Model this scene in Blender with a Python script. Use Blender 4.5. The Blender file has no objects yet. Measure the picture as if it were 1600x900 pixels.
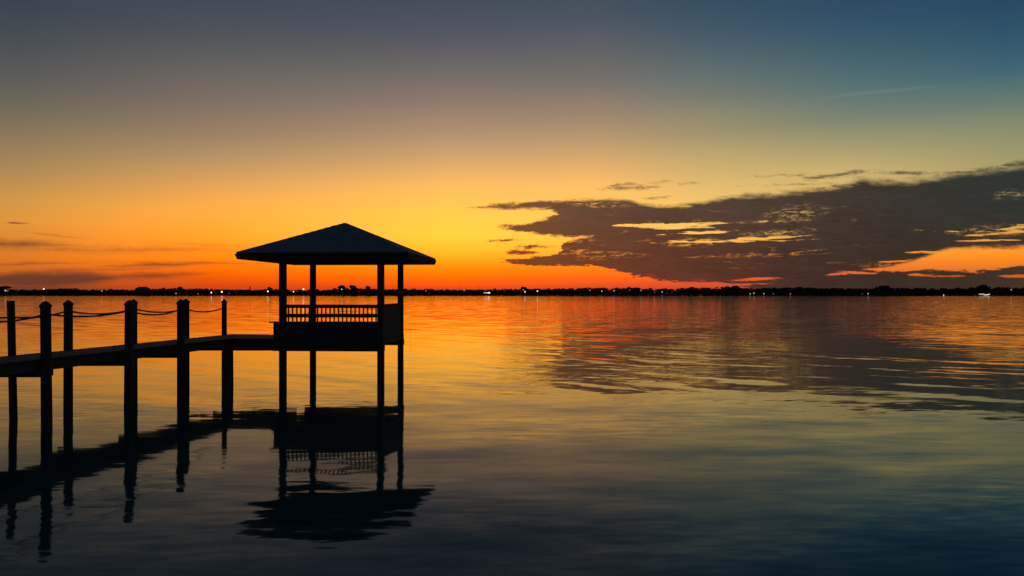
import bpy, bmesh, math, random
import numpy as np
from mathutils import Vector, Matrix
random.seed(7)
S = bpy.context.scene
COL = S.collection
F, HOR, CX, EYE = 1230.0, 459.0, 800.0, 3.0       # focal length and horizon of the photograph (1600 px wide), eye height in metres

# ------------------------------------------------------------------ camera
cam = bpy.data.cameras.new('camera')
cam.sensor_width = 36.0
cam.lens = F * 36.0 / 1600.0
cam.shift_y = (HOR - 450.0) / 1600.0
cam.clip_start, cam.clip_end = 0.1, 12000.0
co = bpy.data.objects.new('camera', cam)
co.location = (0, 0, EYE)
co.rotation_euler = (math.radians(90), 0, 0)
COL.objects.link(co)
S.camera = co

# ------------------------------------------------------------------ colour management
S.view_settings.view_transform = 'Standard'
S.view_settings.look = 'None'
S.view_settings.exposure = 0.0
S.view_settings.gamma = 1.0
S.view_settings.use_curve_mapping = False
S.cycles.use_denoising = True
S.cycles.max_bounces = 6

def lin(c):
    return tuple((v / 255 / 12.92) if v / 255 <= 0.04045 else ((v / 255 + 0.055) / 1.055) ** 2.4 for v in c[:3]) + (1.0,)

# ------------------------------------------------------------------ small expression layer over shader nodes
class G:
    """node tree under construction"""
    def __init__(self, nt): self.nt = nt
    def node(self, t, **kw):
        n = self.nt.nodes.new(t)
        for k, v in kw.items(): setattr(n, k, v)
        return n
    def put(self, sock, v):
        if isinstance(v, E): self.nt.links.new(v.s, sock)
        elif v is not None: sock.default_value = v
    def m(self, op, *a, clamp=False):
        n = self.node('ShaderNodeMath', operation=op, use_clamp=clamp)
        for i, v in enumerate(a): self.put(n.inputs[i], v)
        return E(self, n.outputs[0])
    def smooth(self, x, a, b):
        n = self.node('ShaderNodeMapRange', interpolation_type='SMOOTHSTEP')
        self.put(n.inputs['Value'], x); self.put(n.inputs['From Min'], a); self.put(n.inputs['From Max'], b)
        return E(self, n.outputs['Result'])
    def lerp(self, x, a, b, c=0.0, d=1.0):
        n = self.node('ShaderNodeMapRange', interpolation_type='LINEAR')
        self.put(n.inputs['Value'], x); self.put(n.inputs['From Min'], a); self.put(n.inputs['From Max'], b)
        self.put(n.inputs['To Min'], c); self.put(n.inputs['To Max'], d)
        return E(self, n.outputs['Result'])
    def vec(self, x, y, z=0.0):
        n = self.node('ShaderNodeCombineXYZ')
        for i, v in enumerate((x, y, z)): self.put(n.inputs[i], v)
        return E(self, n.outputs[0])
    def noise(self, v, scale=1.0, detail=4.0, rough=0.5, distort=0.0, color=False):
        n = self.node('ShaderNodeTexNoise')
        self.put(n.inputs['Vector'], v)
        n.inputs['Scale'].default_value = scale; n.inputs['Detail'].default_value = detail
        n.inputs['Roughness'].default_value = rough; n.inputs['Distortion'].default_value = distort
        return E(self, n.outputs['Color' if color else 'Fac'])
    def ramp(self, fac, stops):
        n = self.node('ShaderNodeValToRGB')
        r = n.color_ramp
        stops = sorted(stops)
        while len(r.elements) > 1: r.elements.remove(r.elements[-1])
        r.elements[0].position = stops[0][0]; r.elements[0].color = stops[0][1]
        for p, c in stops[1:]:
            e = r.elements.new(p); e.color = c
        self.put(n.inputs[0], fac)
        return E(self, n.outputs[0])
    def curve(self, x, pts, x0, x1, y0, y1):
        """piecewise function through pts, evaluated at x"""
        n = self.node('ShaderNodeFloatCurve')
        c = n.mapping.curves[0]
        q = [((a - x0) / (x1 - x0), (b - y0) / (y1 - y0)) for a, b in pts]
        c.points[0].location = q[0]; c.points[1].location = q[-1]
        for p in q[1:-1]: c.points.new(*p)
        for p in c.points: p.handle_type = 'AUTO_CLAMPED'
        n.mapping.update()
        self.put(n.inputs['Value'], self.lerp(x, x0, x1))
        return E(self, n.outputs[0]) * (y1 - y0) + y0
    def mix(self, f, a, b):
        n = self.node('ShaderNodeMix', data_type='RGBA')
        self.put(n.inputs['Factor'], f); self.put(n.inputs['A'], None)
        for name, v in (('A', a), ('B', b)):
            s = [i for i in n.inputs if i.name == name and i.type == 'RGBA'][0]
            self.put(s, v)
        return E(self, [o for o in n.outputs if o.type == 'RGBA'][0])
class E:
    def __init__(self, g, s): self.g, self.s = g, s
    def __add__(self, o): return self.g.m('ADD', self, o)
    __radd__ = __add__
    def __sub__(self, o): return self.g.m('SUBTRACT', self, o)
    def __rsub__(self, o): return self.g.m('SUBTRACT', o, self)
    def __mul__(self, o): return self.g.m('MULTIPLY', self, o)
    __rmul__ = __mul__
    def __truediv__(self, o): return self.g.m('DIVIDE', self, o)
    def __rtruediv__(self, o): return self.g.m('DIVIDE', o, self)
    def max(self, o): return self.g.m('MAXIMUM', self, o)
    def min(self, o): return self.g.m('MINIMUM', self, o)
    def abs(self): return self.g.m('ABSOLUTE', self)

# ------------------------------------------------------------------ sky: afterglow with a bank of cloud, by direction
W = bpy.data.worlds.new('World')
S.world = W
W.use_nodes = True
W.node_tree.nodes.clear()
g = G(W.node_tree)
tc = g.node('ShaderNodeTexCoord')
sp = g.node('ShaderNodeSeparateXYZ')
W.node_tree.links.new(tc.outputs['Generated'], sp.inputs[0])
dx, dy, dz = (E(g, o) for o in sp.outputs)
azi = g.m('ARCTAN2', dx, dy)                                   # 0 = straight ahead, west
ele = g.m('ARCSINE', dz)
elef = (ele * (2 / math.pi)).max(0.0)

def col(x, rows):
    h = math.hypot(F, x - CX)
    st = []
    for y, c in rows:
        k = lin(c)
        if len(c) > 3: k = (c[3],) + k[1:]              # red brighter than the film white near the glow
        st.append((max(0.0, math.atan2(HOR - y, h) / (math.pi / 2)), k))
    st += [(0.34, lin((42, 62, 78))), (0.55, lin((32, 48, 66))), (1.0, lin((30, 40, 60)))]
    return math.atan2(x - CX, F), st
columns = [
    (-2.2, [(0.0, lin((62, 52, 56))), (0.05, lin((56, 52, 60))), (0.2, lin((46, 52, 66))), (0.5, lin((36, 44, 60))), (1.0, lin((30, 40, 60)))]),
    (-1.1, [(0.0, lin((120, 66, 46))), (0.04, lin((130, 88, 64))), (0.12, lin((82, 82, 84))), (0.25, lin((56, 66, 80))), (0.5, lin((38, 48, 66))), (1.0, lin((30, 40, 60)))]),
    col(30, [(0, (58, 68, 80)), (60, (71, 78, 84)), (110, (89, 89, 87)), (160, (108, 103, 91)), (210, (139, 120, 91)), (260, (170, 136, 87)), (310, (210, 152, 74)),
             (345, (228, 150, 60)), (375, (224, 135, 48)), (405, (224, 120, 36)), (430, (196, 96, 36)), (447, (160, 76, 34)), (459, (140, 66, 30))]),
    col(330, [(0, (65, 75, 88)), (60, (82, 86, 90)), (110, (105, 100, 97)), (160, (128, 112, 100)), (210, (156, 129, 102)), (250, (187, 149, 101)), (290, (230, 165, 88)),
              (330, (255, 175, 68, 1.1)), (370, (255, 166, 42, 1.25)), (400, (254, 142, 18, 1.25)), (420, (250, 115, 8, 1.05)), (435, (238, 90, 8)), (448, (216, 70, 18)), (459, (190, 60, 18))]),
    col(700, [(0, (68, 78, 92)), (60, (86, 89, 98)), (110, (113, 106, 104)), (160, (143, 123, 110)), (210, (180, 146, 114)), (250, (217, 168, 109)), (290, (252, 190, 98, 1.02)),
              (330, (255, 206, 80, 1.35)), (370, (255, 214, 64, 1.6)), (392, (255, 194, 40, 1.7)), (410, (255, 160, 14, 1.7)), (425, (255, 130, 4, 1.6)), (440, (250, 98, 8, 1.25)), (449, (232, 78, 22)), (459, (210, 66, 20))]),
    col(930, [(0, (69, 81, 93)), (30, (76, 86, 97)), (60, (91, 94, 102)), (100, (108, 105, 103)), (130, (123, 114, 107)), (160, (146, 127, 112)), (180, (158, 134, 112)), (210, (182, 150, 112)),
              (240, (209, 165, 110)), (270, (240, 181, 107)), (290, (254, 193, 104, 1.0)), (330, (255, 204, 92, 1.25)), (365, (255, 208, 78, 1.5)), (395, (255, 182, 48, 1.5)), (420, (255, 130, 16, 1.4)), (438, (250, 96, 22, 1.1)), (449, (226, 74, 34)), (459, (206, 64, 32))]),
    col(1100, [(0, (55, 79, 96)), (50, (68, 90, 103)), (80, (82, 100, 107)), (120, (101, 114, 113)), (150, (120, 123, 109)), (180, (145, 138, 111)), (210, (163, 148, 111)), (240, (190, 166, 112)), (270, (213, 178, 111)),
               (295, (232, 190, 111)), (330, (250, 200, 104)), (360, (255, 204, 96, 1.1)), (395, (255, 176, 66, 1.15)), (420, (250, 120, 40)), (440, (234, 86, 46)), (459, (190, 62, 40))]),
    col(1330, [(0, (46, 74, 99)), (40, (53, 84, 107)), (70, (62, 93, 106)), (110, (77, 106, 113)), (150, (98, 119, 117)), (185, (124, 132, 113)), (205, (146, 144, 112)), (230, (168, 156, 112)), (250, (188, 168, 112)), (270, (206, 179, 114)),
               (310, (224, 184, 108)), (360, (236, 178, 96)), (395, (248, 160, 60)), (420, (242, 120, 50)), (440, (214, 82, 50)), (459, (150, 58, 44))]),
    col(1570, [(0, (40, 72, 99)), (60, (50, 86, 107)), (110, (66, 102, 115)), (160, (104, 124, 114)), (200, (138, 142, 110)), (240, (160, 153, 108)), (280, (180, 160, 106)),
               (330, (208, 166, 94)), (360, (230, 166, 78)), (392, (255, 156, 36, 1.05)), (415, (240, 126, 36)), (440, (190, 86, 50)), (459, (140, 58, 40))]),
    (1.1, [(0.0, lin((96, 62, 50))), (0.04, lin((112, 92, 72))), (0.12, lin((74, 88, 92))), (0.25, lin((48, 70, 94))), (0.5, lin((36, 50, 72))), (1.0, lin((30, 40, 60)))]),
    (2.2, [(0.0, lin((62, 52, 56))), (0.05, lin((56, 52, 60))), (0.2, lin((46, 52, 66))), (0.5, lin((36, 44, 60))), (1.0, lin((30, 40, 60)))]),
]
sky = None
for i, (a, st) in enumerate(columns):
    r = g.ramp(elef, st)
    sky = r if sky is None else g.mix(g.lerp(azi, columns[i - 1][0], a), sky, r)

# gnomonic coordinates of a direction about west, counted in hundredths of the photograph's 16 x 9 width
ys = dy.max(0.08)
X = dx / ys * F + CX
Y = HOR - dz / ys * F
front = g.smooth(dy, 0.3, 0.5)
warp1 = g.noise(g.vec(X * 0.010, Y * 0.040), 1.0, 6, 0.6) - 0.5
fine = g.noise(g.vec(X * 0.045, Y * 0.16, 3.3), 1.0, 5, 0.65) - 0.5
grain = g.noise(g.vec(X * 0.16, Y * 0.42, 9.1), 1.0, 3, 0.6, 0.4) - 0.5
Yw = Y + warp1 * 9.0
Xw = X + fine * 26.0

def band(top, bot):
    xs = [p[0] for p in top + bot]
    x0, x1 = min(xs), max(xs)
    t = g.curve(Xw, top, x0, x1, 230, 470)
    b = g.curve(Xw, bot, x0, x1, 230, 470)
    ends = (Xw - x0) * 0.25
    return (Yw - t).min(b - Yw).min(ends)
def lens(cx, cy, w, h, sl=0.0):
    ux = (X - cx + fine * 30.0) / w
    return (1.0 - ux * ux) * h - (Yw - cy - (X - cx) * sl).abs()

far = 2400
cl = band([(748, 323), (800, 318), (860, 314), (930, 311), (985, 314), (1010, 321), (1050, 321), (1100, 314), (1150, 306), (1200, 303), (1280, 295), (1330, 286), (1345, 279), (1368, 283),
           (1400, 283), (1450, 279), (1500, 271), (1560, 265), (1600, 260), (1800, 246), (far, 300)],
          [(748, 326), (800, 326), (850, 327), (868, 331), (880, 338), (900, 352), (930, 369), (960, 372), (1000, 376), (1080, 388), (1200, 398), (1300, 417), (1345, 420), (1400, 414), (1445, 402), (1470, 393), (1500, 388),
            (1560, 388), (1600, 386), (1800, 380), (far, 350)])
cl = cl.max(band([(786, 353), (820, 349), (850, 342), (900, 328), (980, 330), (1100, 340)],
                 [(786, 357), (830, 364), (870, 369), (930, 371), (1000, 377), (1100, 384)]))
cl = cl.max(band([(790, 405), (830, 402), (868, 396), (885, 378), (930, 366), (1000, 360), (1200, 370), (1330, 380), (1344, 414), (1352, 421)] + [(1420, 424), (1500, 424), (1560, 421), (1600, 416), (1800, 410), (far, 420)],
                 [(790, 409), (830, 413), (880, 415), (930, 416), (960, 423), (1000, 431), (1040, 439), (1075, 443), (1130, 444), (1180, 452), (1230, 459), (1500, 459), (1800, 459), (far, 459)]))
cl = cl.max(lens(815, 394, 26, 3.5)).max(lens(832, 386, 30, 2.0, -0.05)).max(lens(790, 376, 20, 1.3, -0.05))
# openings through the bank: clean slits, and torn patches where small clouds part
tear = (g.noise(g.vec(X * 0.022, Y * 0.24, 2.0), 1.0, 5, 0.62, 0.3) - 0.5) * 24.0
hole = None
for cx, cy, w, h, sl in [(1050, 352, 84, 5.5, -0.02), (1092, 363, 56, 2.6, -0.05), (1130, 377, 110, 1.6, -0.02), (1195, 372, 70, 3.0, -0.07),
                         (1565, 407, 105, 9, -0.02), (1540, 376, 60, 1.8, -0.03), (1500, 395, 70, 2.0, 0.01), (1420, 417, 75, 4.0, -0.08), (1610, 352, 50, 4.0, -0.12), (1570, 364, 56, 2.2, -0.08), (1510, 361, 60, 1.0, 0.02),
                         (1330, 427, 36, 2.2, -0.03), (1455, 431, 46, 1.8, 0.0), (1590, 431, 30, 3.0, -0.03), (1182, 436.5, 44, 2.8, -0.03), (1402, 408, 30, 1.2, -0.06),
                         (1100, 443.5, 100, 2.6, 0.02)]:
    l = (lens(cx, cy, w, h, sl) + tear * min(1.0, .45 + .05 * h)) / (0.6 + 0.12 * h)
    hole = l if hole is None else hole.max(l)
torn = None
for cx, cy, w, h, sl in [(935, 320, 56, 6.0, 0.03), (912, 397, 46, 12.0, 0.1), (960, 398, 60, 6.0, 0.0), (1090, 378, 60, 9.0, -0.05), (1170, 399, 110, 4.5, -0.03), (1262, 392, 36, 2.6, -0.1), (1245, 333, 60, 16.0, -0.1),
                         (1215, 364, 66, 6.5, -0.06), (1210, 346, 70, 4.0, -0.05), (1585, 304, 50, 9.0, -0.05), (1560, 360, 90, 12.0, -0.05), (1400, 412, 80, 6.0, -0.05), (880, 372, 60, 7.0, 0.1)]:
    l = lens(cx, cy, w, h, sl) / h
    torn = l if torn is None else torn.max(l)
dens_in = cl + fine * 13.0 + tear * 0.22 + grain * (g.lerp(X, 1150, 1450, 5.5, 2.5) - g.smooth(Y, 345, 315) * 2.5) + 0.4
soft = g.lerp(X, 800, 1500, 1.4, 7.0) * g.smooth(Y, 440, 320) + 1.1
dens = g.smooth(dens_in / soft, -1.0, 1.3)
hole = g.smooth(hole + fine * 2.4 + grain * 1.6, -0.5, 1.3)
bars = g.smooth(g.noise(g.vec(X * 0.009, Y * 0.30 - X * 0.006, 8.0), 1.0, 4, 0.6), 0.54, 0.68)
hole = hole * (1.0 - bars * 0.8)
flock = g.noise(g.vec(X * 0.060, Y * 0.26 + X * 0.012, 4.0), 1.0, 6, 0.66, 0.6)
torn = g.smooth(flock + fine * 0.3, 0.44, 0.74) * g.smooth(torn, -0.2, 0.9)
dens = dens * (1.0 - hole * 0.96) * (1.0 - torn * g.lerp(X, 1000, 1350, 0.95, 0.72))
# thin places in the middle of the bank
thin = g.smooth(g.noise(g.vec(X * 0.020 + 7.0, Y * 0.11), 1.0, 5, 0.62, 0.6), 0.58, 0.80) * g.smooth(X, 900, 1000) * (1.0 - g.smooth(X, 1260, 1420))
dens = dens * (1.0 - thin * 0.35)
# wisps above the bank and faint smoky bars on the left
wisp = lens(985, 293, 44, 4.0, -0.04).max(lens(975, 289, 22, 4.0, -0.1)).max(lens(1030, 284, 18, 2.2, -0.1)).max(lens(1075, 287, 14, 1.4, 0.0)).max(lens(1020, 309, 26, 1.6, -0.08)).max(lens(1310, 273, 62, 3.4, -0.1)).max(lens(1330, 289, 90, 4.0, -0.12))
wisp = wisp.max(lens(1238, 288, 60, 2.0, -0.03)).max(lens(1225, 274, 40, 1.4, -0.03)).max(lens(1420, 271, 60, 3.0, 0.0)).max(lens(1530, 268, 90, 4.5, -0.08)).max(lens(1600, 256, 40, 6.0, -0.1))
dens = dens.max(g.smooth(wisp + fine * 15.0 + grain * 5.0, -2.5, 5.0) * 0.8)
haze_l = lens(-10, 381, 150, 11.0, 0.02) * 0.10
for cx, cy, w, h, sl, k in [(70, 437, 150, 15.0, -0.03, .10), (260, 413, 120, 4.5, -0.03, .15), (230, 431, 110, 7.0, -0.04, .10), (200, 390, 230, 6.0, 0.0, .06), (25, 349, 22, 1.6, 0.05, .5),
                            (310, 411, 150, 2.6, 0.01, .17), (40, 412, 120, 2.8, -0.02, .16), (90, 368, 60, 1.8, 0.1, .2), (150, 421, 150, 3.0, -0.02, .12), (330, 382, 70, 2.2, 0.03, .14), (0, 450, 200, 8.0, 0.0, .10)]:
    haze_l = haze_l.max(lens(cx, cy, w, h * 1.2, sl) * k * 1.3)
smoke = g.smooth(haze_l + fine * 0.9 + warp1 * 0.8, -0.30, 1.7) * 0.95
trail = g.smooth(lens(1375, 144, 100, 2.6, -0.10) + fine * 3.0, -2.5, 3.0) * 0.36

fx = g.lerp(X, 800, 1600)
ctop = g.ramp(fx, [(0.0, lin((124, 84, 52))), (0.12, lin((104, 74, 56))), (0.35, lin((88, 66, 54))), (0.55, lin((72, 60, 51))), (0.75, lin((58, 53, 47))), (1.0, lin((48, 53, 50)))])
cbot = g.ramp(fx, [(0.0, lin((130, 72, 34))), (0.15, lin((112, 60, 38))), (0.35, lin((92, 53, 40))), (0.55, lin((70, 48, 39))), (0.75, lin((58, 46, 38))), (1.0, lin((68, 50, 38)))])
ccol = g.mix(g.smooth(Y, 300, 430), ctop, cbot)
vn = g.node('ShaderNodeHueSaturation')
g.put(vn.inputs['Color'], ccol)
g.put(vn.inputs['Value'], 1.0 + warp1 * 0.45 + fine * 0.2 + (tear / 24.0) * 0.4 + grain * 0.12 + (flock - 0.5) * 0.35)
ccol = E(g, vn.outputs[0])
sky = g.mix(smoke * front, sky, lin((106, 58, 40)))
sky = g.mix(trail * front, sky, lin((126, 134, 130)))
sky = g.mix(dens * front * g.smooth(X, 640, 740), sky, ccol)
bg = g.node('ShaderNodeBackground')
g.put(bg.inputs['Color'], sky)
bg.inputs['Strength'].default_value = 1.0
wo = g.node('ShaderNodeOutputWorld')
W.node_tree.links.new(bg.outputs[0], wo.inputs[0])

# ------------------------------------------------------------------ materials
def material(name):
    m = bpy.data.materials.new(name); m.use_nodes = True
    nt = m.node_tree; nt.nodes.clear()
    gg = G(nt)
    p = gg.node('ShaderNodeBsdfPrincipled'); o = gg.node('ShaderNodeOutputMaterial')
    nt.links.new(p.outputs[0], o.inputs[0])
    return m, gg, p
def weathered(name, dark, light, scale=(1.5, 1.5, 1.5), rough=0.8, bump=0.004):
    m, gg, p = material(name)
    t = gg.node('ShaderNodeTexCoord')
    mp = gg.node('ShaderNodeMapping'); mp.inputs['Scale'].default_value = scale
    gg.nt.links.new(t.outputs['Object'], mp.inputs[0])
    n = gg.noise(E(gg, mp.outputs[0]), 6.0, 6, 0.65)
    c = gg.ramp(n, [(0.3, tuple(dark) + (1,)), (0.7, tuple(light) + (1,))])
    gg.put(p.inputs['Base Color'], c)
    p.inputs['Roughness'].default_value = rough
    b = gg.node('ShaderNodeBump'); b.inputs['Distance'].default_value = bump; b.inputs['Strength'].default_value = 0.6
    gg.put(b.inputs['Height'], n)
    gg.nt.links.new(b.outputs[0], p.inputs['Normal'])
    return m
M_pile = weathered('tarred_pile', (0.030, 0.024, 0.020), (0.075, 0.062, 0.050), (2, 2, 0.5))
M_wood = weathered('weathered_timber', (0.040, 0.034, 0.027), (0.085, 0.072, 0.058), (1, 6, 6))
M_paint = weathered('dark_painted_timber', (0.045, 0.038, 0.030), (0.085, 0.072, 0.058), (3, 3, 0.8))
M_roof = weathered('roof_shingle', (0.12, 0.15, 0.16), (0.20, 0.24, 0.25), (4, 4, 4), 0.75, 0.006)
M_rope = weathered('hemp_rope', (0.07, 0.055, 0.04), (0.13, 0.10, 0.075), (20, 20, 20))
M_leaf = weathered('dark_foliage', (0.018, 0.026, 0.012), (0.055, 0.075, 0.035), (0.2, 0.2, 0.2), 0.9, 0.0)
M_bark = weathered('bark', (0.03, 0.025, 0.02), (0.07, 0.055, 0.045))
M_land = weathered('shore_ground', (0.03, 0.035, 0.02), (0.07, 0.07, 0.045), (0.05, 0.05, 0.05), 0.95, 0.0)
M_wall = weathered('house_wall', (0.10, 0.09, 0.08), (0.16, 0.145, 0.13), (0.5, 0.5, 0.5))
M_glass, gg, p = material('dark_window_glass')
p.inputs['Base Color'].default_value = (0.02, 0.02, 0.025, 1); p.inputs['Roughness'].default_value = 0.1
M_hull, gg, p = material('white_hull_paint')
p.inputs['Base Color'].default_value = (0.75, 0.75, 0.73, 1); p.inputs['Roughness'].default_value = 0.35
M_metal, gg, p = material('dark_galvanised_steel')
p.inputs['Base Color'].default_value = (0.12, 0.12, 0.12, 1); p.inputs['Roughness'].default_value = 0.6; p.inputs['Metallic'].default_value = 0.6
_lamps = {}
def lampmat(b):
    b = round(b, 2)
    if b not in _lamps:
        m, gg, p = material('lit_lamp_glass')
        p.inputs['Base Color'].default_value = (0.8, 0.8, 0.8, 1)
        p.inputs['Emission Color'].default_value = (1.0, 0.82, 0.68, 1)
        p.inputs['Emission Strength'].default_value = b
        _lamps[b] = m
    return _lamps[b]

# water: calm near the pier, ruffled further out; only its small waves come from the material
M_water, gg, p = material('still_lake_water')
geo = gg.node('ShaderNodeNewGeometry')
s3 = gg.node('ShaderNodeSeparateXYZ'); gg.nt.links.new(geo.outputs['Position'], s3.inputs[0])
wx, wy, wz = (E(gg, o) for o in s3.outputs)
def slopes(sx, sy, detail, ang=0.0, seed=0.0, dist=0.0):
    ca, sa = math.cos(ang), math.sin(ang)
    n = gg.noise(gg.vec((wx * ca + wy * sa) / sx, (wy * ca - wx * sa) / sy, seed), 1.0, detail, 0.5, dist, color=True)
    s = gg.node('ShaderNodeSeparateXYZ'); gg.put(s.inputs[0], n)
    return E(gg, s.outputs[0]) - 0.5, E(gg, s.outputs[1]) - 0.5
outer = gg.smooth(wy, 26.0, 120.0)                        # open water beyond the lee of the pier
patch = gg.smooth(gg.noise(gg.vec(wx / 9.0, wy / 6.0, 5.0), 1.0, 3, 0.5), 0.42, 0.62)
ax, ay = slopes(4.2, 1.5, 1.0, 0.22, 1.0, 0.5)            # slow swell
bx, by = slopes(1.3, 0.32, 2.0, -0.06, 2.0, 0.3)          # ripples
dx_, dy_ = slopes(0.50, 0.15, 2.0, 0.1, 4.0)              # fine wrinkles
cx_, cy_ = slopes(2.4, 0.8, 4.0, 0.05, 3.0)               # wind chop far out
ex_, ey_ = slopes(4.6, 1.5, 2.0, -0.10, 6.0, 0.8)         # broken wavelets between calm and open water
calm = 1.0 - 0.6 * gg.smooth(wy, 19.0, 26.0)
ka = (0.040 + 0.028 * gg.smooth(wx, -3.5, 0.0)) * calm + outer * 0.02
wn = gg.noise(gg.vec(wx / 9.0, wy / 9.0, 7.5), 1.0, 4, 0.5) - 0.5
wm = gg.smooth(gg.noise(gg.vec(wx / 11.0, wy / 7.0, 11.5), 1.0, 2, 0.5), 0.33, 0.62)
def train(lam, ang, k):                                   # a long-crested train of low waves with wandering crests
    return gg.m('SINE', (wy * math.cos(ang) + wx * math.sin(ang)) * (2 * math.pi / lam) + wn * 14.0 * k)
wave = (train(2.5, 0.74, 1.0) * 0.55 + train(1.7, 0.58, 1.4) * 0.36 + train(1.2, 0.40, 2.0) * 0.28 + train(3.9, 0.86, 0.7) * 0.40) * wm
kt = 0.025 * gg.smooth(wy, 15.0, 26.0) * (1.0 - 0.85 * gg.smooth(wy, 60.0, 140.0)) * (0.35 + 0.65 * gg.smooth(wx, -5.0, 7.0))
ke = gg.smooth(wy, 19.0, 30.0) * (1.0 - gg.smooth(wy, 55.0, 110.0)) * 0.020 * (0.35 + 0.65 * gg.smooth(wx, -8.0, 6.0))
kb = 0.026 + patch * 0.028
kd = 0.018 + patch * 0.030
kc = outer * 0.17
slx = ax * ka * 0.3 + bx * kb * 0.3 + dx_ * kd * 0.5 + cx_ * kc * 0.5 + ex_ * ke * 0.3
sly = ay * ka + by * kb + dy_ * kd + cy_ * kc + ey_ * ke + wave * kt
nv = gg.node('ShaderNodeVectorMath', operation='NORMALIZE')
gg.put(nv.inputs[0], gg.vec(slx * -1.0, sly * -1.0, 1.0))
gg.nt.links.new(nv.outputs[0], p.inputs['Normal'])
p.inputs['Base Color'].default_value = (0.001, 0.055, 0.058, 1)
p.inputs['Roughness'].default_value = 0.045
p.inputs['IOR'].default_value = 1.29
p.inputs['Specular Tint'].default_value = (0.55, 1.0, 0.98, 1)

# ------------------------------------------------------------------ mesh helpers
def obj(name, bm, mat, parent=None, kind=None):
    me = bpy.data.meshes.new(name)
    bm.normal_update(); bm.to_mesh(me); bm.free()
    me.materials.append(mat)
    o = bpy.data.objects.new(name, me); COL.objects.link(o)
    if parent is not None: o.parent = parent
    if kind: o['kind'] = kind
    return o
def thing(name, label, cat, loc=(0, 0, 0), rz=0.0, group=None):
    o = bpy.data.objects.new(name, None); COL.objects.link(o)
    o.empty_display_size = 0.3
    o.location = loc; o.rotation_euler = (0, 0, rz)
    return tag(o, label, cat, group)
def tag(o, label, cat, group=None):
    o['label'] = label; o['category'] = cat
    if group: o['group'] = group
    return o
def copy_tree(o, parent=None):
    c = o.copy(); COL.objects.link(c)
    if parent is not None: c.parent = parent
    for ch in list(o.children): copy_tree(ch, c)
    return c
def box(bm, x0, x1, y0, y1, z0, z1):
    v = [bm.verts.new(q) for q in ((x0, y0, z0), (x1, y0, z0), (x1, y1, z0), (x0, y1, z0), (x0, y0, z1), (x1, y0, z1), (x1, y1, z1), (x0, y1, z1))]
    for f in ((3, 2, 1, 0), (4, 5, 6, 7), (0, 1, 5, 4), (1, 2, 6, 5), (2, 3, 7, 6), (3, 0, 4, 7)): bm.faces.new([v[i] for i in f])
    return bm
def bevelled(bm, w):
    bmesh.ops.bevel(bm, geom=bm.edges[:], offset=w, segments=1, affect='EDGES')
    return bm
def boxm(*a, bev=0.0):
    bm = box(bmesh.new(), *a)
    return bevelled(bm, bev) if bev else bm
def beam(bm, a, b, w, h):
    """squared timber from a to b, w across, h high"""
    a, b = Vector(a), Vector(b)
    d = (b - a).normalized(); s = d.cross(Vector((0, 0, 1))).normalized() * (w / 2); u = s.cross(d).normalized() * (h / 2)
    v = [bm.verts.new(p + i * s + j * u) for p in (a, b) for i, j in ((-1, -1), (1, -1), (1, 1), (-1, 1))]
    for f in ((0, 1, 2, 3), (7, 6, 5, 4), (1, 0, 4, 5), (2, 1, 5, 6), (3, 2, 6, 7), (0, 3, 7, 4)): bm.faces.new([v[i] for i in f])
    bmesh.ops.recalc_face_normals(bm, faces=bm.faces[:])
    return bm
def lathe(prof, n=14, cap=True):
    bm = bmesh.new(); rings = []
    for r, z in prof:
        rings.append([bm.verts.new((r * math.cos(2 * math.pi * k / n), r * math.sin(2 * math.pi * k / n), z)) for k in range(n)])
    for a, b in zip(rings, rings[1:]):
        for k in range(n): bm.faces.new((a[k], a[(k + 1) % n], b[(k + 1) % n], b[k]))
    if cap:
        bm.faces.new(rings[0][::-1]); bm.faces.new(rings[-1])
    return bm
def tube(bm, pts, r, n=8):
    pts = [Vector(p) for p in pts]; rings = []
    for i, p in enumerate(pts):
        d = (pts[min(i + 1, len(pts) - 1)] - pts[max(i - 1, 0)]).normalized()
        s = d.cross(Vector((0, 0, 1)));  s = s.normalized() if s.length > 1e-4 else Vector((1, 0, 0))
        u = s.cross(d)
        rings.append([bm.verts.new(p + r * (math.cos(2 * math.pi * k / n) * s + math.sin(2 * math.pi * k / n) * u)) for k in range(n)])
    for a, b in zip(rings, rings[1:]):
        for k in range(n): bm.faces.new((a[k], a[(k + 1) % n], b[(k + 1) % n], b[k]))
    bm.faces.new(rings[0][::-1]); bm.faces.new(rings[-1])
    bmesh.ops.recalc_face_normals(bm, faces=bm.faces[:])
    return bm
def px(x, d): return (x - CX) / F * d                      # photograph column at depth d -> metres to the side

# ------------------------------------------------------------------ setting: water, lake bed side and far shore
bm = bmesh.new()
v = [bm.verts.new(q) for q in ((-6000, -300, 0), (6000, -300, 0), (6000, 1260, 0), (-6000, 1260, 0))]
bm.faces.new(v)
water = obj('water', bm, M_water, kind='structure')
bm = bmesh.new()
N = 160
rows = []
for j, (yy, zz) in enumerate(((1228, -0.6), (1233, 0.5), (1240, 1.1), (1300, 1.6), (2200, 2.5), (9000, 3.0))):
    rows.append([bm.verts.new((-5000 + 10000 * i / N, yy + (random.uniform(-2.0, 2.0) if j < 3 else 0), zz + (random.uniform(-.15, .15) if j else 0))) for i in range(N + 1)])
for a, b in zip(rows, rows[1:]):
    for i in range(N): bm.faces.new((a[i], a[i + 1], b[i + 1], b[i]))
obj('far_shore', bm, M_land, kind='structure')

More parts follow.
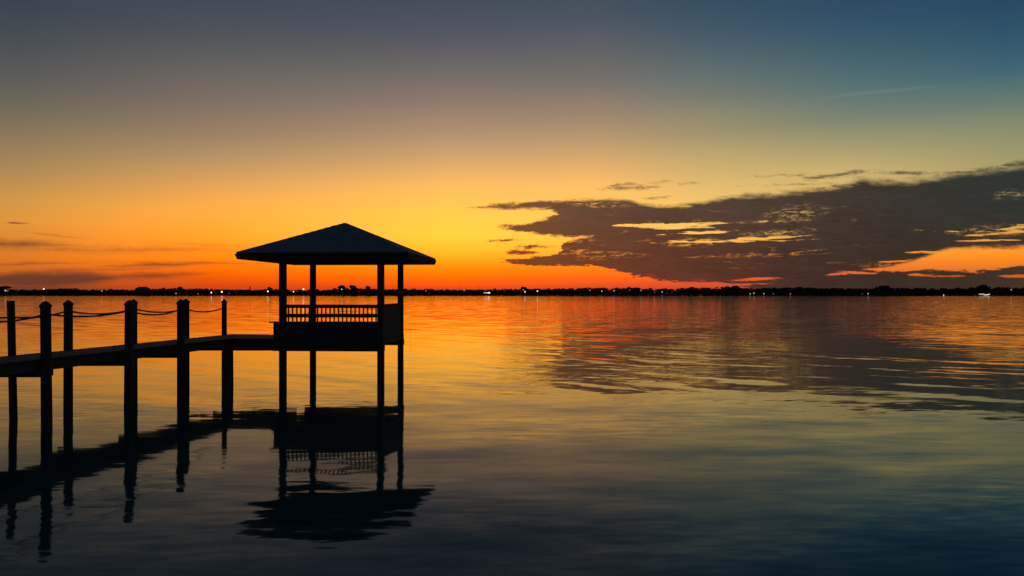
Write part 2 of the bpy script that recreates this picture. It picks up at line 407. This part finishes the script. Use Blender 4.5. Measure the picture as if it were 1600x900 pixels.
# skyline of the far trees: height in metres above the water against photograph column (1 px = 1 m out there)
SKY = [(-900, 11), (-300, 10), (-40, 11), (12, 10), (60, 9.6), (95, 11.4), (124, 11.6), (130, 9.8), (200, 9.8), (240, 11.5), (265, 11.5), (300, 11), (340, 10.5), (400, 9.4), (430, 10.6), (455, 9.4),
       (480, 9.0), (510, 10), (525, 11.3), (585, 11.2), (600, 10), (615, 9.8), (650, 10.8), (680, 10), (730, 9.6), (790, 10.4), (815, 11.3), (850, 11), (880, 11.6), (920, 12), (945, 12.8), (970, 12.4),
       (1000, 12.2), (1030, 11), (1060, 11.2), (1080, 12.4), (1110, 12.2), (1135, 13.2), (1160, 12), (1200, 11.6), (1235, 13), (1290, 12.4), (1335, 11), (1360, 10.6), (1375, 13.2), (1400, 12.8), (1440, 11.4),
       (1500, 11.8), (1540, 12.8), (1600, 12), (1900, 12), (2500, 11)]
def sky_h(x):
    for (a, ha), (b, hb) in zip(SKY, SKY[1:]):
        if a <= x <= b: return ha + (hb - ha) * (x - a) / (b - a)
    return 10.0
class Leaves:
    """crowns: many small leaf clumps spread through lumpy volumes, gathered into one mesh"""
    def __init__(self): self.v = []; self.n = 0
    def crown(self, x, y, z0, h, w, n, seed, low=.30, size=1.0):
        r = np.random.default_rng(seed)
        lobe = np.stack([r.uniform(-.34, .34, 6) * w, r.uniform(-.25, .25, 6) * w, r.uniform(low, .84, 6) * h, r.uniform(.20, .34, 6)], 1)
        lobe[0, 2] = .84 * h; lobe[0, 0] *= .4
        L = lobe[r.integers(0, 6, n)]
        d = r.normal(size=(n, 3)); d /= np.linalg.norm(d, axis=1, keepdims=True)
        q = r.uniform(.3, 1, n) ** .5 * L[:, 3]
        p = np.stack([x + L[:, 0] + d[:, 0] * q * w, y + L[:, 1] + d[:, 1] * q * w, z0 + np.minimum(h * .97, L[:, 2] + d[:, 2] * q * h * .5)], 1)
        s = r.uniform(.5, 1.0, n) * (0.075 * h + .15) * size
        t = np.array([0, 1.3, 2.5, 3.8, 5.0])[None, :] + r.uniform(0, 6.28, n)[:, None]
        a = r.normal(size=(n, 3)); a[:, 1] *= 1.4; a /= np.linalg.norm(a, axis=1, keepdims=True)
        b = np.cross(a, r.normal(size=(n, 3))); b /= np.linalg.norm(b, axis=1, keepdims=True)
        c = np.cross(a, b)
        k = s[:, None] * r.uniform(.6, 1.2, (n, 5))
        v = p[:, None, :] + (np.cos(t) * k)[:, :, None] * b[:, None, :] + (np.sin(t) * k)[:, :, None] * c[:, None, :]
        self.v.append(v.reshape(-1, 3)); self.n += n
    def build(self, name, mat, parent=None, kind=None):
        v = np.concatenate(self.v)
        me = bpy.data.meshes.new(name)
        me.vertices.add(len(v)); me.vertices.foreach_set('co', v.astype(np.float32).ravel())
        me.loops.add(len(v)); me.loops.foreach_set('vertex_index', np.arange(len(v), dtype=np.int32))
        me.polygons.add(self.n); me.polygons.foreach_set('loop_start', np.arange(0, len(v), 5, dtype=np.int32))
        me.update(calc_edges=True); me.validate()
        me.materials.append(mat)
        o = bpy.data.objects.new(name, me); COL.objects.link(o)
        if parent is not None: o.parent = parent
        if kind: o['kind'] = kind
        return o
def trunk(bm, x, y, z0, h, rnd):
    prof = [(x + rnd.uniform(-.1, .1), y, z0 - .4), (x, y, z0 + h * .3), (x + rnd.uniform(-.4, .4), y, z0 + h * .62)]
    tube(bm, prof, .028 * h, 6)
    for k in range(3):
        a = rnd.uniform(0, 6.28); zz = z0 + h * rnd.uniform(.3, .5)
        tube(bm, [(x, y, zz), (x + math.cos(a) * h * .12, y + math.sin(a) * h * .12, zz + h * .14), (x + math.cos(a) * h * .22, y + math.sin(a) * h * .2, zz + h * .24)], .011 * h, 5)
rnd = random.Random(11)
leaves = Leaves(); bt = bmesh.new(); seed = 0
x = -420.0
while x < 2020:
    for row, (yy, fr) in enumerate(((1243, .62), (1252, .84), (1263, 1.0), (1276, .94))):
        xx = x + rnd.uniform(-4, 4); seed += 1
        h = (sky_h(xx) - 1.0) * fr * rnd.choice((.84, .9, .94, .97, 1.0, 1.03, 1.09)) * (yy / 1230)
        X0, y0 = px(xx, yy), yy + rnd.uniform(-3, 3)
        leaves.crown(X0, y0, 1.2, h, h * rnd.uniform(1.0, 1.5), 110, seed, .22, 1.35)
        if row == 0: trunk(bt, X0, y0, 1.2, h, rnd)
    x += rnd.uniform(4.2, 6.6)
x = -420.0
while x < 2020:                                              # undergrowth down to the bank
    seed += 1
    leaves.crown(px(x, 1238), 1238 + rnd.uniform(-2, 3), 0.3, rnd.uniform(4.6, 8.2), 8.0, 60, seed, .12, 1.9)
    x += rnd.uniform(2.2, 3.4)
wood = leaves.build('far_wood', M_leaf, kind='stuff')
tag(wood, 'long black line of trees along the whole far shore under the sunset', 'woodland')
wt = obj('trunks', bt, M_bark, wood); wt['kind'] = 'stuff'

def tree(xp, top, w, label, d=1247.0):
    h = (462 - top) * d / F + 0.8
    r2 = random.Random(int(xp * 7))
    t = thing('tree', label, 'tree', (px(xp, d), d, 1.1), 0, 'taller trees on the far shore')
    b = bmesh.new(); trunk(b, 0, 0, 0, h, r2); obj('trunk', b, M_bark, t)
    lv = Leaves(); lv.crown(0, 0, 0, h - .6, w, 420, int(xp), .35, 1.15); lv.build('crown', M_leaf, t)
tree(4, 447.8, 18, 'dark tree at the left end of the far shore above the leftmost light')
tree(280, 448.6, 13, 'round-topped tree on the far shore just left of the paired double-topped piling')
tree(420, 449.6, 9, 'small tree on the far shore left of the gazebo, above a bright lamp')
tree(534, 446.6, 11, 'bushy tree in the skyline with a white lamp below its crown, seen through the gazebo')
tree(550, 446.4, 14, 'tallest rounded tree in the clump seen through the middle of the gazebo')
tree(574, 448.2, 11, 'rounded tree at the right end of the clump seen through the gazebo')
tree(818, 449.0, 10, 'tree rising over the close pair of lamps in mid shore')
tree(1135, 448.2, 17, 'tall dark tree under the cloud bank left of the first red slit of sky')
tree(1080, 449.2, 16, 'dark tree right of the faint lamps beneath the wedge of red sky')
tree(1150, 447.4, 20, 'broad dark tree beneath the left end of the red slit of sky')
tree(1385, 447.4, 20, 'broad low dome of a tree on the far shore, right of a lone lamp')
tree(1536, 446.0, 18, 'dark tree standing directly behind the white lit boat')

# ------------------------------------------------------------------ far buildings and masts
b0 = thing('house', 'broad dark hip-roofed building standing above the trees of the far left shore', 'house', (px(223, 1246), 1246, 1.2))
bm = boxm(-9.4, 9.4, -5, 5, 0, 9.6); obj('wall', bm, M_wall, b0)
bm = bmesh.new()
q = [bm.verts.new(c) for c in ((-10.6, -6, 9.6), (10.6, -6, 9.6), (10.6, 6, 9.6), (-10.6, 6, 9.6), (-5.5, -1.2, 13.0), (5.5, -1.2, 13.0), (5.5, 1.2, 13.0), (-5.5, 1.2, 13.0))]
for f in ((3, 2, 1, 0), (4, 5, 6, 7), (0, 1, 5, 4), (1, 2, 6, 5), (2, 3, 7, 6), (3, 0, 4, 7)): bm.faces.new([q[i] for i in f])
obj('roof', bm, M_roof, b0)
for k in range(5):
    for zz in (1.2, 4.2, 7.2):
        fr = obj('window', boxm(-8.6 + k * 3.7, -6.2 + k * 3.7, -5.06, -4.98, zz, zz + 1.7), M_paint, b0)
        obj('pane', boxm(-8.5 + k * 3.7, -6.3 + k * 3.7, -5.09, -5.063, zz + .1, zz + 1.6), M_glass, fr)
b1 = thing('house', 'low waterside house with a bright row of lit windows right of the gazebo', 'house', (px(761, 1234), 1234, 0.9))
obj('wall', boxm(-6, 6, -3, 3, 0, 4.9), M_wall, b1)
bm = bmesh.new()
q = [bm.verts.new(c) for c in ((-6.8, -3.7, 4.9), (6.8, -3.7, 4.9), (6.8, 3.7, 4.9), (-6.8, 3.7, 4.9), (-4.5, 0, 7.0), (4.5, 0, 7.0))]
for f in ((3, 2, 1, 0), (0, 1, 5, 4), (1, 2, 5), (2, 3, 4, 5), (3, 0, 4)): bm.faces.new([q[i] for i in f])
obj('roof', bm, M_roof, b1)
for k, (xa, xb, e) in enumerate(((-5.0, -3.2, 1.6), (-2.6, -0.5, 1.9), (-0.2, 1.9, 2.6), (2.2, 4.6, 6.0))):
    fr = obj('window', boxm(xa - .12, xb + .12, -3.06, -2.98, 2.6, 4.5), M_paint, b1)
    obj('pane', boxm(xa, xb, -3.09, -3.063, 2.95, 4.2), lampmat(e * .45), fr)
tw = thing('tower', 'slim dark tower with a small head poking above the trees left of the gazebo', 'tower', (px(390.5, 1246), 1246, 1.2))
bm = boxm(-.55, .55, -.55, .55, 0, 11.6); obj('shaft', bm, M_wall, tw)
obj('head', lathe([(.9, 11.602), (1.15, 12.0), (1.15, 12.9), (.2, 13.8)], 10), M_roof, tw)
for xm, lab, hh in ((717.5, 'thin radio mast, the left and shorter of two near the lit house', 19.5), (747, 'thin radio mast directly above the lit house, the taller of two', 21.5)):
    t = thing('radio_mast', lab, 'mast', (px(xm, 1250), 1250, 1.2), 0, 'radio masts over the trees')
    bm = bmesh.new()
    for k in range(3): beam(bm, (.35 * math.cos(k * 2.1), .35 * math.sin(k * 2.1), 0), (.1 * math.cos(k * 2.1), .1 * math.sin(k * 2.1), hh), .09, .09)
    obj('mast_leg', bm, M_metal, t)
    bm = bmesh.new()
    for k in range(18): beam(bm, (-.3 + .012 * k, -.1, k * hh / 18), (.3 - .012 * k, .1, (k + 1) * hh / 18), .06, .06)
    obj('bracing', bm, M_metal, t)

# ------------------------------------------------------------------ lamps along the far shore
def make_lamp():
    t = thing('shore_lamp', '', 'lamp')
    obj('pole', lathe([(.11, -1), (.07, 1.0)], 8), M_metal, t)
    obj('lantern', lathe([(.25, -.9), (.75, -.55), (.95, 0), (.75, .55), (.25, .9)], 10), M_metal, t)
    return t
LAMPS = [
    (8.5, 454.2, 2.2, 1.0, 'bright lamp at the very left end of the far shore'),
    (12, 454.8, .5, .8, 'faint lamp close beside the bright one at the left end of the far shore'),
    (68.5, 451.5, 4, 1.1, 'bright lamp standing high over the thick pointed piling'),
    (159.3, 454.5, 1.6, .9, 'single lamp left of the broad hip-roofed building'),
    (275, 458.5, 1.7, .8, 'low lamp beneath the round-topped tree left of the third piling'),
    (309.5, 459, .5, .9, 'dim low lamp right of the third piling, left of a brighter pair'),
    (327, 451.7, 1.4, .7, 'small lamp on the skyline above the left lamp of the bright pair'),
    (330.2, 457.2, 4, 1.1, 'left lamp of the bright pair by the thin end piling'),
    (346.6, 456, 6, 1.2, 'brightest lamp, right of the bright pair, above the thin end piling'),
    (358, 458.5, .22, .9, 'dim low lamp just right of the thin end piling'),
    (380.6, 451.5, .7, .8, 'faint high lamp left of the slim tower'),
    (418.5, 455.2, 5, 1.1, 'bright lamp left of the gazebo beneath a small tree'),
    (458.5, 455.8, 3.4, 1.0, 'lower left lamp of two between the left posts of the gazebo'),
    (474, 451.8, 6, 1.2, 'high bright lamp between the two left posts of the gazebo'),
    (534, 452.1, 2.4, .9, 'lamp in front of the bushy trees at the middle of the gazebo'),
    (725, 453.8, 1.3, .8, 'small high lamp between the two radio masts'),
    (817.5, 453, .9, .8, 'dimmer upper lamp of a close pair in mid shore'),
    (820.3, 456, 3, 1.1, 'brighter lower lamp of a close pair in mid shore'),
    (839.7, 455, 4, 1.0, 'bright lone lamp right of the close pair in mid shore'),
    (851, 451.4, .3, .8, 'faint lamp on the skyline right of the bright lone lamp'),
    (922, 453.7, .9, .9, 'dim leftmost lamp of the evenly spaced row of three'),
    (940.3, 455, 2, .9, 'middle lamp of the evenly spaced row of three'),
    (959.3, 454.2, 1.8, .9, 'right lamp of the evenly spaced row of three'),
    (984, 453.2, .3, 1.0, 'faint lamp right of the row of three'),
    (1001.5, 453.8, .7, 1.1, 'soft lamp where the orange sky gives way to cloud'),
    (1023, 456.5, .4, .8, 'faint lamp left of a brighter one beneath the wedge of red sky'),
    (1034.7, 456.2, 1.6, .9, 'brighter lamp of three beneath the wedge of red sky'),
    (1050, 456.5, .16, .8, 'very faint lamp right of the brighter one beneath the red sky'),
    (1172.3, 459.2, 1.3, .9, 'left lamp of a tight low pair under the cloud bank'),
    (1178, 458.2, 1.6, .9, 'right lamp of a tight low pair under the cloud bank'),
    (1193.5, 458.8, 1.3, .9, 'lone low lamp just right of the tight pair under the cloud'),
    (1208.3, 459, .35, .9, 'faint low lamp right of the lone one under the cloud'),
    (1235, 459.2, .6, 1.0, 'soft low lamp, last before the long unlit shore'),
    (1347.5, 459, .25, .8, 'faint lamp beside a brighter one left of the broad tree dome'),
    (1356.3, 458.8, 1.6, .9, 'clear lamp left of the broad tree dome on the dark shore'),
    (1580, 453, .9, 1.0, 'high lamp at the right end of the far shore'),
]
proto = None
for i, (xp, yp, e, r, lab) in enumerate(LAMPS):
    d = 1229.0
    z = EYE - (yp - HOR) * d / F
    t = make_lamp() if proto is None else copy_tree(proto)
    proto = proto or t
    t['label'] = lab; t['group'] = 'lamps along the far shore'
    t.location = (px(xp, d), d, 0.3)
    for ch in t.children:
        if ch.name.startswith('pole'):
            ch.scale = (1, 1, max(.3, z - .3 - r * .8)); ch.location = (0, 0, 0)
        else:
            ch.scale = (r, r, r); ch.location = (0, 0, z - .3)
            ch.material_slots[0].link = 'OBJECT'; ch.material_slots[0].material = lampmat(e * .45)
            ch.name = 'lantern'
# light buoy off the right part of the shore
d = 1120.0
bu = thing('buoy', 'small lit channel buoy floating off the right part of the far shore', 'buoy', (px(1474.6, d), d, 0))
obj('float', lathe([(.3, -.5), (.9, -.2), (.9, .35), (.3, .6)], 12), M_metal, bu)
obj('light', lathe([(.25, .6), (.6, .8), (.6, 1.5), (.2, 1.8)], 10), lampmat(1.5), bu)
# lit boat
d = 1205.0
bo = thing('boat', 'white boat with added glow along its curved hull moored at the right end of the far shore', 'boat', (px(1537.5, d), d, 0))
bm = bmesh.new(); rings = []
for k in range(13):
    t = k / 12; xx = -1 + 9.5 * t; w = 1.6 * math.sin(math.pi * min(1, .25 + .75 * (1 - t)) * .5 + .02) * (1 - t ** 4) + .05; sh = 1.3 + 1.1 * t ** 2
    rings.append([bm.verts.new(c) for c in ((xx, -w, sh), (xx, -w * .7, .1), (xx, 0, -.5), (xx, w * .7, .1), (xx, w, sh))])
for a, b in zip(rings, rings[1:]):
    for k in range(4): bm.faces.new((a[k], b[k], b[k + 1], a[k + 1]))
    bm.faces.new((a[4], b[4], b[0], a[0]))
bm.faces.new(rings[0])
obj('hull', bm, M_hull, bo)
bm = bmesh.new(); tube(bm, [(-1 + 9.5 * t / 12, -1.75 * (1 - (t / 12) ** 4) - .08, 1.35 + 1.15 * (t / 12) ** 2) for t in range(13)], .38, 6)
obj('hull_glow', bm, lampmat(1.4), bo)  # added glowing tube, stands in for lamplight on the white hull
obj('cabin', boxm(-8.5, -.6, -1.4, 1.4, .2, 3.0, bev=.1), M_hull, bo)
obj('hull_glow', boxm(-8.6, -.5, -1.75, -1.43, 2.2, 2.85), lampmat(1.0), bo)  # added glowing bar along the cabin, in place of lamplit white paint

# ------------------------------------------------------------------ pier
DECK, BEAM = 1.525, 1.12
pier = thing('pier', 'dark timber pier on round pilings leading out and turning right to the gazebo', 'pier')
WD = Vector((0.168, 1, 0)).normalized()                     # run of the pier
WR = Vector((1, -0.168, 0)).normalized()                    # across it, to the right
Rpts = [(-82, 15.2), (73, 17.9), (201, 20.6), (283, 23.2)]
Lpts = [(-190, 15.3), (-36, 17.9), (106.5, 20.75), (208.5, 23.3), (290.5, 26.0), (350.5, 28.4)]
rl_ = random.Random(5)
def pile(xp, d, top, r, lean=0.0, flat=False):
    o = obj('piling', lathe([(r * 1.04, -1.6), (r * 1.03, 0), (r, 1.2), (r * .97, top - .10 if not flat else top)], 16), M_pile, pier)
    o.location = (px(xp, d), d, 0)
    o.rotation_euler = (rl_.uniform(-.004, .004), lean or rl_.uniform(-.005, .005), rl_.uniform(0, 6))
    if lean: o.rotation_euler = (0, lean, 0)
    if not flat:
        obj('piling_cap', lathe([(r * .99, top - .16), (r * 1.14, top - .135), (r * 1.14, top - .10), (r * .55, top - .03), (.012, top)], 16), M_pile, o)
    return o
TOP = 2.84
for (xp, d), r in zip(Rpts, (.115, .115, .112, .112)): pile(xp, d, TOP, r, lean=-.010 if xp == 73 else 0)
for (xp, d), r in zip(Lpts, (.112, .112, .112, .11, .11, .092)): pile(xp, d, TOP if xp < 350 else 2.81, r)
pile(21.0, 18.85, 2.835, .088, lean=-.022, flat=True)
pile(359.0, 26.05, 1.40, .115, flat=True)
def P(xp, d, z=0): return Vector((px(xp, d), d, z))
# cross beams at every bent, square to the view of the pier's end
for (lx, ld), (rx, rd) in zip(Lpts[:4], Rpts):
    a, b = P(lx, ld), P(rx, rd)
    b.y = a.y = (ld + rd) / 2 - .0
    e = Vector((.32, 0, 0))
    for k in (-1, 1):
        bm = beam(bmesh.new(), a - e + Vector((0, k * .17, BEAM + .12)), b + e * .1 + Vector((0, k * .17, BEAM + .12)), .07, .24)
        obj('cross_beam', bm, M_wood, pier)
# stringers and boards of the walk
def rail_pt(u, s, z):                                         # u along the walk (depth), s across from its centre line
    c = Vector((-11.36, 17.9, 0)) + WD * (u - 17.9)
    return Vector((c.x, c.y, z)) + WR * s
U0, U1 = 8.0, 28.75
for s in (-.66, -.22, .22, .66):
    obj('stringer', beam(bmesh.new(), rail_pt(U0, s, DECK - .045 - .115), rail_pt(U1, s, DECK - .045 - .115), .06, .23), M_wood, pier)
bm0 = boxm(-.74, .74, -.068, .068, -.042, 0, bev=.006)
board0 = obj('deck_board', bm0, M_wood, pier)
u = U0; first = True
rb = random.Random(3)
az = math.atan2(WR.y, WR.x)
while u < U1:
    o = board0 if first else board0.copy()
    if not first: COL.objects.link(o)
    first = False
    q = rail_pt(u + .068, rb.uniform(-.025, .025), DECK + rb.uniform(-.003, .003))
    o.location = q; o.rotation_euler = (0, 0, az + rb.uniform(-.004, .004))
    u += .146

# ------------------------------------------------------------------ gazebo frame of reference
ANG = math.atan2(80, F)
GX, GY = -7.48, 25.7                                        # front left post
GW, GD, OH = 3.24, 3.10, 1.03
gz = thing('gazebo', 'dark open gazebo with pyramid roof and picket railing on stilts over the water', 'gazebo', (GX, GY, 0), -ANG)
# link deck from the walk to the gazebo
ln = GX - .62
l0 = rail_pt(26.6, .76, 0).x
for yy in (26.02, 27.2, 28.35):
    zc = BEAM + .12 if yy < 26.1 else DECK - .16
    obj('cross_beam' if yy < 26.1 else 'stringer', beam(bmesh.new(), (-11.05 if yy < 26.1 else -10.75, yy, zc), (GX - .28, yy, zc), .08, .24), M_wood, pier)
obj('stringer', beam(bmesh.new(), (-10.0, 25.98, DECK - .16), (GX - .28, 25.98, DECK - .16), .06, .23), M_wood, pier)
bm0 = boxm(-.068, .068, -1.24, 1.24, -.042, 0, bev=.006)
b1_ = obj('deck_board', bm0, M_wood, pier); first = True
xx = -9.72
while xx < GX - .34:
    o = b1_ if first else b1_.copy()
    if not first: COL.objects.link(o)
    first = False
    o.location = (xx, 27.2, DECK + rb.uniform(-.003, .003)); o.rotation_euler = (0, 0, rb.uniform(-.004, .004))
    xx += .146

# ------------------------------------------------------------------ gazebo parts (local axes: x right, y away)
HW = .1
EZ, FZ, AZ = 4.115, 4.285, 5.44
for xq, yq in ((0, 0), (GW, 0), (0, GD), (GW, GD)):
    w = HW if yq == 0 else .094
    o = obj('post', boxm(-w, w, -w, w, -1.6, EZ + .10, bev=.012), M_paint, gz); o.location = (xq, yq, 0)
for yq in (-.02, GD):                                       # beams under the floor
    for k in (-1, 1):
        obj('floor_beam', boxm(-.26, GW + .1, yq + k * .14 - .035, yq + k * .14 + .035, 1.14, 1.36), M_wood, gz)
for k in range(7):
    xj = -.2 + k * (GW + .22) / 6
    obj('joist', boxm(xj - .025, xj + .025, -.30, GD + .24, 1.362, DECK - .044), M_wood, gz)
for yq in (-.30, GD + .24):
    obj('rim_joist', boxm(-.26, GW + .06, min(yq, yq + .0) - .045, yq - .002 if yq < 0 else yq + .045, 1.30, DECK - .044) if yq < 0 else boxm(-.26, GW + .06, yq + .002, yq + .047, 1.20, DECK - .044), M_wood, gz)
f0 = obj('floor_board', boxm(-.28, GW + .07, -.066, .066, -.042, 0, bev=.006), M_wood, gz); first = True
yy = -.24
while yy < GD + .24:
    o = f0 if first else f0.copy()
    if not first: COL.objects.link(o); o.parent = gz
    first = False
    o.location = (0, yy, DECK); yy += .142
# boarded lower front with its ledge
SK = 2.055
fp = obj('front_panel', boxm(-.25, GW + HW, -.165, -.125, 1.15, SK), M_paint, gz)
for k in range(24):
    o = obj('panel_board', boxm(-.25 + k * .1496, -.25 + k * .1496 + .142, -.185, -.166, 1.16, SK - .01), M_paint, fp)
obj('ledge', boxm(-.38, GW + HW + .02, -.24, .16, SK, SK + .04, bev=.008), M_paint, gz)
# picket railing between the front posts
rl = obj('railing', boxm(HW, GW - HW, -.03, .03, 2.230, 2.350, bev=.006), M_paint, gz)          # middle rail
obj('top_rail', boxm(HW, GW - HW, -.055, .055, 2.534, 2.650, bev=.008), M_paint, rl)
nb = 22
ba = None
for k in range(nb):
    xb = HW + (k + .5) * (GW - 2 * HW) / nb + .0
    if ba is None:
        bm = boxm(-.020, .020, -.020, .020, SK + .042, 2.533); ba = obj('baluster', bm, M_paint, rl); o = ba
    else:
        o = ba.copy(); COL.objects.link(o); o.parent = rl
    o.location = (xb, .0 + .052, 0)
# boarded right side
sd = obj('side_panel', boxm(GW - .02, GW + .02, HW, GD - .095, 1.33, 2.60), M_paint, gz)
for k in range(20):
    obj('panel_board', boxm(GW + .0205, GW + .04, HW + .01 + k * .1445, HW + .01 + k * .1445 + .137, 1.34, 2.595), M_paint, sd)
obj('side_rail', boxm(GW - .055, GW + .055, HW, GD - .095, 2.601, 2.66, bev=.008), M_paint, gz)
# header beams round the post heads
for a in ((-HW, GW + HW, -.05, .05), (-HW, GW + HW, GD - .05, GD + .05)):
    obj('header_beam', boxm(a[0], a[1], a[2], a[3], EZ - .07, EZ + .12), M_paint, gz)
for a in ((-.05, .05), (GW - .05, GW + .05)):
    obj('header_beam', boxm(a[0], a[1], .052, GD - .052, EZ - .068, EZ + .118), M_paint, gz)
# roof
x0, x1, y0, y1 = -OH, GW + OH, -OH, GD + OH
cx, cy = (x0 + x1) / 2, (y0 + y1) / 2
ex = .06                                                     # the fascia leans out at the top
bm = bmesh.new()
lo = [bm.verts.new((a, b, EZ)) for a, b in ((x0, y0), (x1, y0), (x1, y1), (x0, y1))]
hi = [bm.verts.new((a, b, FZ - .02)) for a, b in ((x0 - ex, y0 - ex), (x1 + ex, y0 - ex), (x1 + ex, y1 + ex), (x0 - ex, y1 + ex))]
ap = bm.verts.new((cx, cy, AZ - .04)); apl = bm.verts.new((cx, cy, AZ - .30))
for k in range(4):
    k2 = (k + 1) % 4
    bm.faces.new((lo[k], lo[k2], hi[k2], hi[k])); bm.faces.new((hi[k], hi[k2], ap)); bm.faces.new((lo[k2], lo[k], apl))
roof = obj('roof', bm, M_roof, gz)
# shingle courses, each lapping the one below
corners = [Vector((x0 - ex, y0 - ex, FZ)), Vector((x1 + ex, y0 - ex, FZ)), Vector((x1 + ex, y1 + ex, FZ)), Vector((x0 - ex, y1 + ex, FZ))]
apex = Vector((cx, cy, AZ))
NC = 15
for k in range(4):
    A, B = corners[k], corners[(k + 1) % 4]
    n = (B - A).cross(apex - A).normalized()
    for c in range(NC):
        t0, t1 = c / NC - .004, min(1.0, (c + 1) / NC + .01)
        bm = bmesh.new()
        pa, pb = A.lerp(apex, t0), B.lerp(apex, t0); qa, qb = A.lerp(apex, t1), B.lerp(apex, t1)
        up0, up1 = n * .022, n * .008
        nseg = max(1, int((pb - pa).length / .34))
        bot = []; top = []; und = []
        for i in range(nseg + 1):
            j = rb.uniform(-.006, .006)
            und.append(bm.verts.new(pa.lerp(pb, i / nseg) - n * .012)); bot.append(bm.verts.new(pa.lerp(pb, i / nseg) + up0 + n * j)); top.append(bm.verts.new(qa.lerp(qb, i / nseg) + up1 + n * (0 if t1 > .99 else 0)))
        for i in range(nseg):
            bm.faces.new((und[i], und[i + 1], bot[i + 1], bot[i])); bm.faces.new((bot[i], bot[i + 1], top[i + 1], top[i]))
        obj('shingle_course', bm, M_roof, roof)
for k in range(4):
    bm = bmesh.new()
    d_ = (apex - corners[k])
    beam(bm, corners[k].lerp(apex, .01) + Vector((0, 0, .012)), apex - Vector((0, 0, .01)), .12, .03)
    obj('hip_cap', bm, M_roof, roof)
# fascia boards
for (ax0, ay0), (bx0, by0) in (((x0, y0), (x1, y0)), ((x1, y0), (x1, y1)), ((x1, y1), (x0, y1)), ((x0, y1), (x0, y0))):
    bm = bmesh.new()
    A, B = Vector((ax0, ay0, 0)), Vector((bx0, by0, 0)); dd = (B - A).normalized(); nn = Vector((dd.y, -dd.x, 0))
    vs = []
    for Q, sg in ((A, -1), (B, 1)):
        for off, z in ((.012, EZ - .03), (.05, EZ - .03), (.05 + ex, FZ - .03), (.012 + ex, FZ - .03)):
            vs.append(bm.verts.new(Q + nn * off + dd * sg * off + Vector((0, 0, z))))
    for f in ((0, 1, 5, 4), (1, 2, 6, 5), (2, 3, 7, 6), (3, 0, 4, 7), (3, 2, 1, 0), (4, 5, 6, 7)): bm.faces.new([vs[i] for i in f])
    obj('fascia', bm, M_paint, roof)
for k, (a, b) in enumerate(((x0, y0), (x1, y0), (x1, y1), (x0, y1), (cx, y0), (cx, y1), (x0, cy), (x1, cy))):   # rafters below the roof
    obj('rafter', beam(bmesh.new(), (a * .94 + cx * .06, b * .94 + cy * .06, EZ + .075), (cx, cy, AZ - .40), .06, .12), M_paint, gz)

# ------------------------------------------------------------------ ropes
def rope(a, za, b, zb, sag, label):
    A, B = P(*a, za), P(*b, zb)
    off = (B - A); off.z = 0; off.normalize()
    A = A + off * .07; B = B - off * .07
    pts = []
    for i in range(25):
        t = i / 24
        p = A.lerp(B, t); p.z -= sag * 4 * t * (1 - t)
        pts.append(p)
    bm = bmesh.new()
    # three strands twisted together
    for s in range(3):
        q = []
        for i in range(97):
            t = i / 96 * 24; j = min(23, int(t)); p = pts[j].lerp(pts[j + 1], t - j)
            ph = i * .9 + s * 2.094
            side = Vector((-off.y, off.x, 0))
            q.append(p + side * math.cos(ph) * .012 + Vector((0, 0, 1)) * math.sin(ph) * .012)
        tube(bm, q, .0135, 5)
    o = obj('rope', bm, M_rope)
    tag(o, label, 'rope', 'ropes strung between the pilings')
rope((-82, 15.2), 2.53, (73, 17.9), 2.53, .12, 'lower rope at the left edge running up to the thick pointed piling')
rope((73, 17.9), 2.53, (201, 20.6), 2.545, .09, 'near rope sagging from the thick pointed piling to the double-topped piling')
rope((201, 20.6), 2.545, (283, 23.2), 2.54, .13, 'near rope of the double span right of the double-topped piling')
rope((-36, 17.9), 2.53, (18, 18.85), 2.43, .03, 'upper rope at the left edge ending on the flat-topped thin piling')
rope((18, 18.85), 2.43, (106.5, 20.75), 2.535, .06, 'rope from the flat-topped thin piling to the small pointed piling')
rope((106.5, 20.75), 2.535, (208.5, 23.3), 2.54, .10, 'far rope sagging from the small pointed piling to the double-topped piling')
rope((208.5, 23.3), 2.54, (290.5, 26.0), 2.50, .10, 'far rope of the double span right of the double-topped piling')
rope((290.5, 26.0), 2.48, (350.5, 28.4), 2.49, .11, 'single last rope sagging to the thin end piling next to the gazebo')
